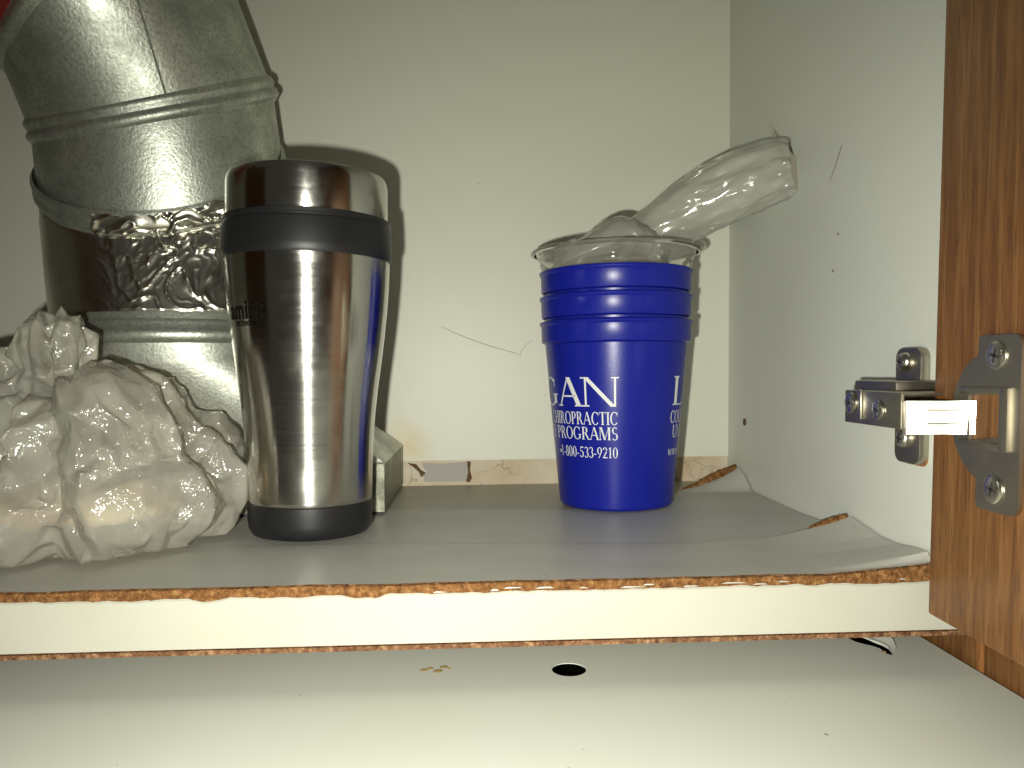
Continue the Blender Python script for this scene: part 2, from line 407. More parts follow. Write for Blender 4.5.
def torn(fn, u0, u1, hmax, back, name, par, n=26, skew=.5):
    V = []
    for i in range(n + 1):
        s = i / n; p = Vector(fn(u0 + (u1 - u0) * s, 1.0))
        h = hmax * (math.sin(PI * min(1, s ** 1.1 * (1 - skew * .35))) ** .8) * (1 + .25 * noise.noise(Vector((s * 14, hmax * 900, 1)))) + .0002
        for a, b in ((0, -.0006), (0, h * .5), (back * .6, h), (back, h * .9), (back, -.0004 + h * .3)):
            V.append((p.x, p.y + a, p.z + b + .0004 * noise.noise(Vector((s * 40, b * 2000, 3)))))
    Fc = []
    for i in range(n):
        for k in range(5): Fc.append((i * 5 + k, i * 5 + (k + 1) % 5, (i + 1) * 5 + (k + 1) % 5, (i + 1) * 5 + k))
    o = link_mesh(name, V, Fc, M_CHIP, par, .5); o['label'] = 'torn brown fibre edge'; return o
ut = (rear[-1].x - X0) / (X1 - X0)
torn(sheet1, ut, .997, .0042, .003, 'torn_edge', l1)
# front sheet
wq = [onx(a, b, XW) for a, b in ((931, 560), (929, 552), (915, 547), (897, 543), (880, 536), (865, 526), (851, 516))]
ys2 = [p.y for p in wq]; zs2 = [max(.0008, p.z) for p in wq]
sy2 = sy[:-1] + [ys2[-1]]
def sheet2(u, v):
    x = X0 + (X1 - X0) * u
    y0 = YF + .0008 + .0012 * noise.noise(Vector((x * 45, 0, 5))) + .0006 * noise.noise(Vector((x * 190, 0, 6)))
    y1 = interp(x, sx, sy2) + .0008 * noise.noise(Vector((x * 60, 4, 1))); y = y0 + (y1 - y0) * v
    hw = interp(y, ys2, zs2)
    t = max(0, (x - (XW - .046)) / .046)
    fr = .0012 * max(0, 1 - (y - YF) / .02)              # the broken front edge stands a little proud
    z = .0010 + fr * .10 + max(0, hw - .0010) * t ** 1.6 + .0002 * noise.noise(Vector((x * 26, y * 40, 9)))
    return (x, y, z)
s2 = slab(grid(sheet2, NU, NV), (NU, NV), .00035)
l2 = thing('shelf_liner', (.05, .29, 0), 'grey liner sheet along the front edge, corner curled against the side panel', 'liner')
link_mesh('sheet', s2[0], s2[1], M_LIN2, l2, .6)
ut2 = (onz(795, 530).x - X0) / (X1 - X0)
torn(sheet2, ut2, .997, .0018, .0022, 'torn_edge', l2)
# brown chipboard showing under the liner's front edge
V, Fc = [], []
for i in range(NX + 1):
    u = i / NX; p = Vector(sheet2(min(1, max(0, (xs[i] - X0) / (X1 - X0))), 0)); x = min(xs[i], XW)
    if x < X0: p = Vector((x, YF + .001, .0016))
    j = .0005 * noise.noise(Vector((x * 300, 0, 11))) + .0004 * noise.noise(Vector((x * 90, 0, 12)))
    for y, z in ((YF - .0003 + j, -.0060), (YF - .0003 + j, -.0012), (p.y - .0010 + j * .5, p.z - .0003), (p.y + .0004, p.z + .00012 + abs(j) * .3), (p.y + .004, -.0060)): V.append((x, y, z))
for i in range(NX):
    for k in range(5): Fc.append((i * 5 + k, i * 5 + (k + 1) % 5, (i + 1) * 5 + (k + 1) % 5, (i + 1) * 5 + k))
o = link_mesh('broken_edge', V, Fc, M_CHIP, l2); o['label'] = 'ragged brown broken front edge'

# ------------------------------------------------------------------ range hood below, with its knockouts
ZH = -.0355; XO = .1805
hd = thing('range_hood', (-.15, .3, ZH - .09), 'white enamelled range hood top below the shelf with an open knockout hole', 'range hood')
def hole_loop(c, rx_, ry_, n=36): return [Vector((c.x + rx_ * math.cos(2 * PI * k / n), c.y + ry_ * math.sin(2 * PI * k / n), ZH)) for k in range(n)]
loops = [[Vector((XL - .02, .10, ZH)), Vector((XO - .001, .10, ZH)), Vector((XO - .001, YB, ZH)), Vector((XL - .02, YB, ZH))],
    hole_loop(onz(569, 669.5, ZH), .0063, .0063), hole_loop(onz(386, 647, ZH), .0020, .0020, 14)]
kn = [(847, 632), (853, 630), (862, 632), (871, 637), (880, 640), (888, 644), (893.5, 653), (886, 651), (880, 646), (873, 643.5), (864, 641.5), (855, 639), (849, 636)]
loops.append([onz(a, b + 2.5, ZH) for a, b in kn])
bm = bmesh.new(); es = []
for L in loops:
    vs_ = [bm.verts.new(p) for p in L]
    for a, b in zip(vs_, vs_[1:] + vs_[:1]): es.append(bm.edges.new((a, b)))
bmesh.ops.triangle_fill(bm, use_beauty=True, use_dissolve=False, edges=es)
def in_poly(p, L):
    c_ = False
    for a, b in zip(L, L[1:] + L[:1]):
        if (a.y > p.y) != (b.y > p.y) and p.x < (b.x - a.x) * (p.y - a.y) / (b.y - a.y) + a.x: c_ = not c_
    return c_
inner = [f for f in bm.faces if any(in_poly(f.calc_center_median(), L) for L in loops[1:])]
bmesh.ops.delete(bm, geom=inner, context='FACES')
bm.faces.ensure_lookup_table()
V = [v.co.copy() for v in bm.verts]; ix = {v: i for i, v in enumerate(bm.verts)}; Fc = [tuple(ix[v] for v in f.verts) for f in bm.faces]; bm.free()
k = len(V); V2 = V + [v - Vector((0, 0, .0003)) for v in V]; F2 = Fc + [tuple(i + k for i in q) for q in Fc]
b0 = 0
for L in loops:
    for i in range(len(L)): a, b = b0 + i, b0 + (i + 1) % len(L); F2.append((a, b, b + k, a + k))
    b0 += len(L)
link_mesh('top_panel', V2, F2, M_ENAMEL, hd)
V, Fc, _ = merge([box(XL - .02, XO - .001, .10, .101, ZH - .09, ZH - .001), box(XL - .02, XO - .001, YB - .001, YB, ZH - .09, ZH - .001),
    box(XL - .02, XL - .019, .10, YB, ZH - .09, ZH - .001), box(XO - .002, XO - .001, .10, YB, ZH - .09, ZH - .001), box(XL - .02, XO - .001, .10, YB, ZH - .091, ZH - .09)])
o = link_mesh('housing', V, Fc, M_ENAMEL, hd)
V, Fc, _ = merge([box(XL - .018, XO - .003, .102, YB - .002, ZH - .012, ZH - .010)]); o = link_mesh('dark_backing', V, Fc, M_BLACK, hd); o['label'] = 'black sheet for the unlit inside seen through the holes'  # black sheet puts the dark of the hood's unlit inside into colour
rim = [onz(a, b + 2.5, ZH) + Vector((0, 0, h)) for a, b, h in ((856, 629.5, .0002), (866, 630, .0008), (876, 631.5, .0014), (886, 635, .0016), (893, 640, .0014), (896, 646, .0008), (894, 653, .0002))]
rim2 = [onz(a, b + 2.5, ZH) + Vector((0, 0, -.0004)) for a, b in ((858, 631), (866, 633.5), (875, 637.5), (883, 640.5), (889, 644), (892, 648), (893, 653))]
V = rim + rim2 + [p - Vector((0, 0, .0008)) for p in rim] + [p - Vector((0, 0, .0008)) for p in rim2]; q = len(rim); Fc = []
for i in range(q - 1):
    Fc += [(i, i + 1, q + i + 1, q + i), (2 * q + i, 2 * q + i + 1, 3 * q + i + 1, 3 * q + i), (i, i + 1, 2 * q + i + 1, 2 * q + i), (q + i, q + i + 1, 3 * q + i + 1, 3 * q + i)]
o = link_mesh('knockout_tab', V, Fc, M_ENAMEL, hd, .8); o['label'] = 'bent half-torn knockout tab'
# crusted drip on the hood
parts = []
for a, b, w, h in ((424, 670, 4, 1.5), (430, 668.5, 3.5, 1.3), (438, 671, 5, 1.6), (444, 667, 4.5, 1.6), (449, 669, 2, 1), (884, 652, 3, 1.2), (902, 634, 3, 1)):
    c = onz(a, b, ZH); rr = w * .00037
    v = [(c.x, c.y, ZH + .0006)] + [(c.x + rr * (1 + .4 * noise.noise(Vector((k * 1.3, a, 0)))) * math.cos(2 * PI * k / 12), c.y + rr * .9 * math.sin(2 * PI * k / 12), ZH + .00005) for k in range(12)]
    parts.append((v, [(0, 1 + k, 1 + (k + 1) % 12) for k in range(12)]))
for v, f in parts: link_mesh('grease_crust', v, f, M_STAIN, hd, 1.0)['label'] = 'small yellow brown crust'

# ------------------------------------------------------------------ neighbouring oak cabinet
ac = thing('adjoining_cabinet', (.3, .38, -.4), 'dark oak cabinet end to the right of the range hood, low behind the open door', 'cabinet')
V, Fc, _ = merge([box(XO + .0015, XO + .018, YF + .004, YB, -.4, -.023), box(XO + .018, .6, YF + .006, YB, -.4, -.38)])
link_mesh('side_panel', V, Fc, M_OAK2, ac)
V, Fc, _ = merge([box(XO + .0008, XO + .02, YF + .0015, YF + .004, -.4, -.023)]); link_mesh('face_frame', V, Fc, M_OAK3, ac)
V, Fc, _ = merge([box(XO + .0015, .6, YF - .024, YF + .0013, -.4, -.0235)]); bevel_obj(link_mesh('door', V, Fc, M_OAK2, ac), .0015)

# ------------------------------------------------------------------ open oak door (right) and its far twin out on the left
XD = .155; YD = .2555; ZD = onx(932, 616, XD).z
dr = thing('cabinet_door', (XD, YD, ZD), 'open oak cabinet door at the right, its inner face towards the shelf', 'cabinet door')
V, Fc, _ = merge([box(XD, XD + .019, YD - .36, YD, ZD, .44)])
bevel_obj(link_mesh('door_panel', V, Fc, M_OAK, dr), .0012)
dr.rotation_euler = (math.radians(.9), 0, 0)
d2 = thing('cabinet_door', (XL, YD, ZD), 'open oak cabinet door at the far left end', 'cabinet door')
V, Fc, _ = merge([box(XL - .012, XL + .007, YD - .36, YD, ZD, .44)])
bevel_obj(link_mesh('door_panel', V, Fc, M_OAK, d2), .0012)

# ------------------------------------------------------------------ concealed hinge
hg = thing('concealed_hinge', (XR - .008, .28, .06), 'nickel concealed hinge joining the oak door to the white side panel', 'hinge')
def screw(name, c, axis, r, par, h=.0018):
    """pan head with a cross recess; axis points out of the surface"""
    ax = Vector(axis).normalized(); a = ax.orthogonal().normalized(); b = ax.cross(a); c = Vector(c)
    a, b = (a * .85 + b * .53).normalized(), (b * .85 - a * .53).normalized()
    ring = lambda rr, t: [c + ax * t + (a * math.cos(2 * PI * k / 24) + b * math.sin(2 * PI * k / 24)) * rr for k in range(24)]
    v, f = loft([ring(r, 0), ring(r, h * .45), ring(r * .88, h * .8), ring(r * .6, h)]); f.append(tuple(range(len(v) - 24, len(v))))
    parts = [(v, f)]
    for p, q in ((a, b), (b, a)):
        L, w = r * .50, r * .10
        parts.append(prism([c + ax * (h + .00003) + p * s * L + q * t * w for s, t in ((-1, -1), (1, -1), (1, 1), (-1, 1))], ax * .00005) + (1,))
    V, Fc, K = merge(parts); return link_mesh(name, V, Fc, M_NICK, par, .7, [M_SLOT], K)
XA = .1405                                         # arm's broad face
pa, pb, pc, pd_ = onx(845, 387, XA), onx(901, 396, XA), onx(901, 433, XA), onx(845, 419, XA)
ya0, ya1 = pa.y, pb.y; zt_ = (pa.z + pb.z) / 2; zb_ = (pc.z + pd_.z) / 2; zm = (zt_ + zb_) / 2
# mounting plate on the wall: two wings and a raised saddle
def rounded(y0, y1, z0, z1, r, x, up):
    pts = []
    for cy_, cz_, a0 in ((y1 - r, z1 - r, 0), (y0 + r, z1 - r, 90), (y0 + r, z0 + r, 180), (y1 - r, z0 + r, 270)):
        for s in range(5):
            a = math.radians(a0 + s * 22.5); pts.append(Vector((x, cy_ + r * math.cos(a), cz_ + r * math.sin(a))))
    return prism(pts, (up, 0, 0))
w0 = onx(921, 347, XR - .004); w1 = onx(919, 466, XR - .004)
zw1, zw0 = w0.z, w1.z; yw0 = w0.y; yw1 = yw0 + .017
V, Fc, _ = merge([rounded(yw0, yw1, zw0, zw1, .004, XR - .0002, -.0038)])
bevel_obj(link_mesh('mounting_plate', V, Fc, M_NICKD, hg), .0007)
V, Fc, _ = merge([box(XR - .0165, XR - .0003, yw0 - .006, ya0 + .010, zb_ - .0012, zt_ + .0035)])
bevel_obj(link_mesh('saddle', V, Fc, M_NICKD, hg), .0012)
V, Fc, _ = merge([rounded(yw0 + .0006, yw1 - .001, zw0 - .0007, zw0 + .006, .003, XR - .0001, -.0008)])
o = link_mesh('rust_rim', V, Fc, M_RUST, hg); o['label'] = 'rusty brown lower rim'
for py in (362, 428):
    p = onx(897 if py == 362 else 894, py, XR - .006)
    screw('mounting_screw', (XR - .0036, yw0 + .0085, p.z if py == 362 else zb_ - .006), (-1, 0, 0), .0036, hg, .0035)
# arm: a U channel, open towards the wall
V, Fc, _ = merge([box(XA, XA + .0013, ya1, ya0, zb_, zt_), box(XA + .0002, XR - .006, ya1, ya0, zt_ - .0012, zt_), box(XA + .0002, XR - .006, ya1, ya0, zb_, zb_ + .0012)])
bevel_obj(link_mesh('hinge_arm', V, Fc, M_NICKD, hg), .0006)
p = onx(852, 402.5, XA); screw('adjusting_screw', (XA - .0002, p.y, p.z), (-1, 0, 0), .0040, hg, .0012)
p = onx(879, 410, XA); screw('adjusting_screw', (XA - .0002, p.y, p.z), (-1, 0, 0), .0036, hg, .0009)
p = onx(861, 403, XA); V, Fc, _ = merge([box(XA - .0009, XA - .0001, p.y - .0012, p.y + .0004, p.z - .006, p.z + .005)]); bevel_obj(link_mesh('stop_bar', V, Fc, M_NICK, hg), .0003)
# link plate from the arm into the cup, facing the eye
def link_pt(px, py, y): return ony(px, py, y)
prof = [(902.5, .2490), (906, .2452), (945, .2382), (976, .2320), (981, .2314)]
top = [link_pt(a, 401 + (0.8 if i in (0,) else 0), y) for i, (a, y) in enumerate(prof)]; bot = [link_pt(a, 434.5, y) for a, y in prof]
V = top + bot + [p + Vector((.0008, .0010, 0)) for p in top] + [p + Vector((.0008, .0010, 0)) for p in bot]; q = len(prof); Fc = []
for i in range(q - 1): Fc += [(i, i + 1, q + i + 1, q + i), (2 * q + i, 2 * q + i + 1, 3 * q + i + 1, 3 * q + i), (i, i + 1, 2 * q + i + 1, 2 * q + i), (q + i, q + i + 1, 3 * q + i + 1, 3 * q + i)]
Fc += [(0, q, 3 * q, 2 * q), (q - 1, 2 * q - 1, 4 * q - 1, 3 * q - 1)]
lk = link_mesh('hinge_link', V, Fc, M_NICK, hg, .5)
parts = []
for py in (410.5, 424):
    a, b = link_pt(927, py, .2396), link_pt(960, py, .2345); d = Vector((-.0002, -.0003, 0)); parts.append(tube([a + d, b + d], .00022, 6))
V, Fc, _ = merge(parts); link_mesh('pressed_rib', V, Fc, M_NICKD, lk)
# cup flange on the door face
XC = XD - .0016
yc = onx(994, 416, XC).y; zc = onx(990, 418, XC).z
def plate_outline():
    yl, yr = onx(977, 420, XC).y, onx(1020, 420, XC).y
    z1 = onx(998, 334.5, XC).z; z0 = onx(997, 513, XC).z; r = .0035; P = []
    for cy_, cz_, a0 in ((yr + r, z1 - r, 90), (yl - .0015, z1 - .0015, 0)):
        rr = r if a0 == 90 else .0015
        for s in range(6):
            a = math.radians((180 - s * 18) if a0 == 90 else (90 - s * 18)); P.append((cy_ + rr * math.cos(a), cz_ + rr * math.sin(a)))
    R = .0205; h = math.sqrt(max(1e-9, R * R - (yl - yc) ** 2)); a1 = math.atan2(h, yl - yc)
    for s in range(25):
        a = a1 - 2 * a1 * s / 24; P.append((yc + R * math.cos(a), zc + R * math.sin(a)))
    for cy_, cz_, a0 in ((yl - .0015, z0 + .0015, 0), (yr + r, z0 + r, 1)):
        rr = .0015 if a0 == 0 else r
        for s in range(6):
            a = math.radians((0 - s * 18) if a0 == 0 else (-90 - s * 18)); P.append((cy_ + rr * math.cos(a), cz_ + rr * math.sin(a)))
    return P
outl = plate_outline()
# plate with the cup's rectangular throat cut out
thr = [(onx(a, b, XC).y, onx(a, b, XC).z) for a, b in ((968, 395), (999, 394), (1002, 397), (1002, 435), (999, 438), (968, 440))]
bm = bmesh.new(); es = []
for L in (outl, thr):
    vs_ = [bm.verts.new((XC, a, b)) for a, b in L]
    for a, b in zip(vs_, vs_[1:] + vs_[:1]): es.append(bm.edges.new((a, b)))
bmesh.ops.triangle_fill(bm, use_beauty=True, use_dissolve=False, edges=es)
ymid = sum(p[0] for p in thr) / len(thr); zmid = sum(p[1] for p in thr) / len(thr)
tri = []
for f in bm.faces:
    c = f.calc_center_median()
    if min(p[0] for p in thr) < c.y < max(p[0] for p in thr) and min(p[1] for p in thr) < c.z < max(p[1] for p in thr): tri.append(f)
bmesh.ops.delete(bm, geom=tri, context='FACES')
V = [v.co.copy() for v in bm.verts]; ix = {v: i for i, v in enumerate(bm.verts)}; Fc = [tuple(ix[v] for v in f.verts) for f in bm.faces]; bm.free()
k = len(V); V2 = V + [v + Vector((.0014, 0, 0)) for v in V]; F2 = Fc + [tuple(i + k for i in q_) for q_ in Fc]; b0 = 0
for L in (outl, thr):
    for i in range(len(L)): a, b = b0 + i, b0 + (i + 1) % len(L); F2.append((a, b, b + k, a + k))
    b0 += len(L)
link_mesh('cup_flange', V2, F2, M_NICKD, hg, .4)
ty0, ty1 = min(p[0] for p in thr), max(p[0] for p in thr); tz0, tz1 = min(p[1] for p in thr), max(p[1] for p in thr)
V, Fc, _ = merge([box(XC - .0012, XC + .0016, ty0 - .0035, ty0 + .0004, tz0 - .002, tz1 + .002), box(XC - .0012, XC + .0016, ty0, ty1 + .003, tz1 - .0002, tz1 + .002), box(XC - .0012, XC + .0016, ty0, ty1 + .003, tz0 - .002, tz0 + .0002)])
bevel_obj(link_mesh('throat_rim', V, Fc, M_NICKD, hg), .0006)
V, Fc, _ = merge([box(XD + .0002, XD + .0009, ty0, ty1, tz0, tz1)]); link_mesh('cup', V, Fc, M_NICK, hg)
for a, b in ((997, 355.5), (993.5, 489.5)):
    p = onx(a, b, XC); screw('flange_screw', (XC - .0001, p.y, p.z), (-1, 0, 0), .0043, hg, .0008)

# ------------------------------------------------------------------ galvanised duct elbow on its boot
YC = .434; R0 = .0625; ND = 96
dct = thing('duct', (-.17, YC, 0), 'galvanised steel duct elbow with taped seams rising behind the mug', 'duct')
def ring_pts(c, u, w, s=1.0): return [c + (u * math.cos(2 * PI * k / ND) + w * math.sin(2 * PI * k / ND)) * s for k in range(ND)]
def mkring(pl, pr, yc, tilt, r=R0):
    """ring whose side points lie on two sight lines at depth yc, its near point tipped by tilt (world vector direction)"""
    a, b = ony(*pl, yc), ony(*pr, yc); c = (a + b) / 2; u = (b - a).normalized()
    w = Vector(tilt); w = (w - u * w.dot(u)).normalized(); return c, u * r, w * r
c3 = (ony(70, 333, YC) + ony(296, 333, YC)) / 2
c3 = Vector((c3.x, YC, .0935)); ring3 = (c3, Vector((R0, 0, 0)), Vector((0, -R0, 0)))
ring2 = mkring((44, 168), (284, 174), YC, (0, -.052, -.040))
c1 = (ony(35, 132, YC) + ony(277, 88, YC)) / 2
ring1 = mkring((35, 132), (277, 88), YC, EYE - c1)
c0 = (ony(18, 60, YC - .032) + ony(192, -88, YC - .032)) / 2
ring0 = mkring((18, 60), (192, -88), YC - .032, (EYE - c0).normalized() + Vector((-.22, 0, .2)))
c_1 = ring0[0] + Vector((-.12, -.03, .01)); ringm = (c_1, Vector((.012, 0, .065)), ring0[2])
def seg(name, A, B, m, n=10, r0=1.0, r1=1.0):
    rs = []
    for i in range(n + 1):
        t = i / n; rs.append([a.lerp(b, t) for a, b in zip(ring_pts(*A, r0), ring_pts(*B, r1))])
    v, f = loft(rs); return link_mesh(name, v, f, m, dct, 1.2)
def bead(name, A, nrm, m, prof):
    rs = []
    for off, s in prof: rs.append([p + nrm * off for p in ring_pts(*A, s)])
    v, f = loft(rs); return link_mesh(name, v, f, m, dct, 1.2)
def nrm(A): q_ = A[2].cross(A[1]).normalized(); return q_ if q_.z > 0 or q_.x < 0 else -q_
BP = [(-.0065, 1.0), (-.005, 1.012), (-.0045, 1.03), (-.0025, 1.045), (-.0005, 1.04), (.0005, 1.022), (.0015, 1.018), (.003, 1.03), (.005, 1.028), (.0062, 1.01), (.007, 1.0)]
def up(A):
    q_ = A[1].cross(A[2]).normalized(); return q_ if q_.z > 0 else -q_
seg('collar', ring3, ring2, M_GALV)
seg('elbow_gore', ring2, ring1, M_GALV)
seg('elbow_gore', ring1, ring0, M_GALV)
o = seg('elbow_gore', ring0, ringm, M_RED); o['label'] = 'dark red section, stand-in for an unidentified red thing'  # stands in for an unidentified, cropped red thing beyond the elbow
bead('bead', ring1, up(ring1), M_GALV, BP); bead('bead', ring2, up(ring2), M_GALV, BP); bead('bead', ring0, up(ring0), M_GALV, BP)
bead('bead', ring3, Vector((0, 0, 1)), M_GALV, [(-.004, 1.0), (-.003, 1.03), (0, 1.045), (.0025, 1.035), (.003, 1.02), (.0055, 1.022), (.0075, 1.0)])
# lengthwise lock seam on the upper gore
A_, B_ = ring1, ring0; kk = int(ND * (math.atan2(1, .2) / (2 * PI)))
pa_, pb_ = ring_pts(*A_, 1.002)[kk - 2], ring_pts(*B_, 1.002)[kk - 2]
V, Fc = tube([pa_.lerp(pb_, t / 8) for t in range(9)], .0006, 6); link_mesh('lock_seam', V, Fc, M_GALV, dct)
# boot: round at the top, 3 1/4 x 10 rectangle at the floor
bx0, bx1, by0, by1 = c3.x * 2 + .05, -.049, .398, YB - .002
def rect_ring(z, grow=0.0):
    P = []
    cx_, cy_ = (bx0 + bx1) / 2, (by0 + by1) / 2; hx, hy = (bx1 - bx0) / 2 + grow, (by1 - by0) / 2 + grow
    for k in range(ND):
        q_ = k / ND * 4; s = int(q_ + .5) % 4; t = (q_ + .5) % 1 * 2 - 1
        p = [(hx, -t * hy), (-t * hx, -hy), (-hx, t * hy), (t * hx, hy)][s]
        P.append(Vector((cx_ + p[0], cy_ + p[1], z)))
    return P
cr_ = ring_pts(*ring3, 1.0)
cr_low = [p - Vector((0, 0, .012)) for p in cr_]
rt_ = rect_ring(.028); rs = [cr_, cr_low]
for i in range(1, 9): rs.append([a.lerp(b, i / 8) for a, b in zip(cr_low, rt_)])
rs += [rect_ring(.027, .0008), rect_ring(.0022, .0004)]
v, f = loft(rs[:-1]); bt = link_mesh('boot', v, f, M_GALV2, dct, .5)
v, f = loft([rs[-2], [a.lerp(b, .5) for a, b in zip(rs[-2], rs[-1])], rs[-1]]); o = link_mesh('boot_skirt', v, f, M_GALVD, dct, .5); o['label'] = 'dull dark lower skirt'
# foil tape round the collar, crumpled on its right half
def tape(u, v):
    a = math.radians(200 + 150 * u); k = a / (2 * PI) * ND
    cz = c3.z + .011; d = Vector((math.cos(a), math.sin(a), 0))
    zr2 = ring2[0].z + (ring2[2] * -math.sin(a)).z if False else ring2[0].z - math.sin(a) * -1 * 0
    wz = ring2[0] + ring2[1] * math.cos(a) - ring2[2] * math.sin(a)      # the mitre above this angle
    ztop = min(wz.z - .006, c3.z + .062)
    z = cz + (ztop - cz) * v
    t = (z - c3.z) / max(.01, wz.z - c3.z)
    ctr = (c3 + ring3[1] * math.cos(a) - ring3[2] * math.sin(a)).lerp(wz, t)
    cm = min(1, max(0, (u - .36) / .14)) * (.35 + .65 * v)
    p = Vector((u * 8, v * 1.3, 0)); wv = nvec(p * 1.3) * .6
    r1 = 1 - abs(noise.noise((p + wv) * 2.0)) * 2; r2 = 1 - abs(noise.noise((p + wv) * 4.3 + Vector((7, 1, 0)))) * 2
    h = .0007 + cm * (.0020 * max(0, r1) ** 4 + .0007 * max(0, r2) ** 4) + .0003 * (1 - cm) * noise.noise(Vector((u * 6, v * 2, 4)))
    if v < .02 or v > .98: h = min(h, .0005)
    return ctr + d * h
g = grid(tape, 240, 70); o = link_mesh('foil_tape', g[0], g[1], M_FOIL, dct, 3.2); o['label'] = 'crumpled silver foil tape'
def tape2(u, v):                                    # second strip smeared over the lower bead
    a = math.radians(258 + 82 * u); b = ring2[0] + ring2[1] * math.cos(a) - ring2[2] * math.sin(a); n_ = up(ring2)
    rad = (b - ring2[0]).normalized(); p = Vector((u * 5.5, v * 2.0, 9)); wv = nvec(p * 1.1) * .7
    r1 = 1 - abs(noise.noise((p + wv) * 1.8)) * 2
    off = -.012 + .0185 * v + .002 * noise.noise(Vector((u * 9, 0, v)))
    bul = .0035 * math.exp(-((off) / .006) ** 2)
    return b + n_ * off + rad * (.0010 + bul + .0022 * max(0, r1) ** 3)
g = grid(tape2, 150, 40); o = link_mesh('foil_tape', g[0], g[1], M_FOIL, dct, 3.2); o['label'] = 'torn silver foil strip over the lower bead'

# ------------------------------------------------------------------ travel mug
fp = onz(311.5, 547.5); Zm = fp.y; rb = 61.5 / F * (Zm + .03) * 1.0
mc = Vector((fp.x * (fp.y + rb) / fp.y, fp.y + rb, 0)); km = mc.y / F * .957
mug = thing('travel_mug', (mc.x, mc.y, .0011), 'tall brushed steel travel mug with black collar and black base, standing left of the cups', 'mug')
def zpx(y, yc): return ony(311, y, yc - .034).z - .0011
def P_(y, hw): return (hw * km, zpx(y, mc.y))
def smooth_prof(pts, n=8):
    out = []
    for i in range(len(pts) - 1):
        p0, p1, p2, p3 = pts[max(i - 1, 0)], pts[i], pts[i + 1], pts[min(i + 2, len(pts) - 1)]
        for j in range(n):
            t = j / n; q_ = []
            for d in (0, 1):
                q_.append(.5 * (2 * p1[d] + (p2[d] - p0[d]) * t + (2 * p0[d] - 5 * p1[d] + 4 * p2[d] - p3[d]) * t * t + (3 * p1[d] - p0[d] - 3 * p2[d] + p3[d]) * t ** 3))
            out.append(tuple(q_))
    return out + [pts[-1]]
def mug_part(name, prof, m, sm=.6): v, f = lathe(prof, 128); return link_mesh(name, [Vector(p) + mug.location for p in v], f, m, mug, sm)
body = smooth_prof([P_(510, 62.6), P_(470, 63.6), P_(430, 65.6), P_(390, 69.5), P_(350, 74.5), P_(310, 78.6), P_(280, 80.8), P_(250, 82)])
z_b = ony(311, 508.5, mc.y - .0285).z - .0011; bodytop = body[-1][1]
mug_part('body', [(body[0][0] - .002, body[0][1] - .0008), (body[0][0] - .0004, body[0][1] - .0006)] + body + [(body[-1][0] - .003, bodytop + .0005)], M_STEEL)
rbk = 62.6 * km
mug_part('base', [(0, .0), (rbk * .80, .0), (rbk * .93, .0010), (rbk * .985, .0035), (rbk, .007), (rbk * 1.005, z_b - .003), (rbk * 1.003, z_b - .0006), (rbk * .98, z_b), (0, z_b)], M_RUBBER)
z0, z1 = bodytop - .0003, zpx(209.5, mc.y); rc = 84.5 * km
mug_part('collar', [(0, z0), (rc * .985, z0), (rc * .998, z0 + .001), (rc, z0 + .004), (rc * .992, z1 - .003), (rc * .988, z1 - .0022), (rc * .975, z1 - .0018), (rc * .975, z1 - .0010), (rc * .985, z1 - .0006), (rc * .985, z1 + .001), (0, z1 + .001)], M_RUBBER)
z2 = zpx(159, mc.y - .0); rl = 80 * km
mug_part('lid', [(0, z1 + .0008), (rl * .99, z1 + .0008), (rl, z1 + .0018), (rl * .999, z2 - .004), (rl * .990, z2 - .0016), (rl * .972, z2 - .0004), (rl * .94, z2), (rl * .82, z2), (rl * .80, z2 - .002), (0, z2 - .002)], M_STEEL)
def text_mesh(body_, size, bold=0.0, width=1.0):
    cu = bpy.data.curves.new('lettering', 'FONT'); cu.body = body_; cu.size = size; cu.offset = bold; cu.align_x = 'RIGHT'; cu.resolution_u = 4; cu.space_character = 1.0
    to = bpy.data.objects.new('lettering', cu); C.objects.link(to); dg = bpy.context.evaluated_depsgraph_get()
    me = bpy.data.meshes.new_from_object(to.evaluated_get(dg)); bpy.data.objects.remove(to); bm = bmesh.new(); bm.from_mesh(me); bpy.data.meshes.remove(me)
    for v in bm.verts: v.co.x *= width
    return bm
def slice_x(bm, step):
    x0 = min(v.co.x for v in bm.verts); x1 = max(v.co.x for v in bm.verts); x = x0 + step
    while x < x1:
        bmesh.ops.bisect_plane(bm, geom=bm.verts[:] + bm.edges[:] + bm.faces[:], plane_co=(x, 0, 0), plane_no=(1, 0, 0)); x += step
def wrap(bms, rad_at, ang_right, name, m, par, lift):
    V, Fc = [], []
    for bm, z in bms:
        b = len(V); bm.verts.ensure_lookup_table()
        for i, v in enumerate(bm.verts):
            v.index = i; zz = z + v.co.y; r = rad_at(zz) + lift; a = ang_right + v.co.x / rad_at(z)
            V.append(par.location + Vector((r * math.sin(a), -r * math.cos(a), zz)))
        for f in bm.faces: Fc.append([b + v.index for v in f.verts])
        bm.free()
    return link_mesh(name, V, Fc, m, par)
bp = sorted([(z, r) for r, z in body]); bz = [q_[0] for q_ in bp]; br = [q_[1] for q_ in bp]
mug.rotation_euler = (0, .016, 0)
view_m = math.atan2(mc.x, mc.y)                      # angle of the eye's line on the mug
b1 = text_mesh('amirit', .0112, .00025, .88); slice_x(b1, .002)
b2 = text_mesh('technology', .0042, 0, .9); slice_x(b2, .002)
for v in b2.verts: v.co.x -= .0022
o = wrap([(b1, zpx(317.5, mc.y)), (b2, zpx(325, mc.y))], lambda z: interp(z, bz, br), math.radians(-30) - view_m, 'lettering', M_INK, mug, .00012)
o['label'] = 'black printed lettering'

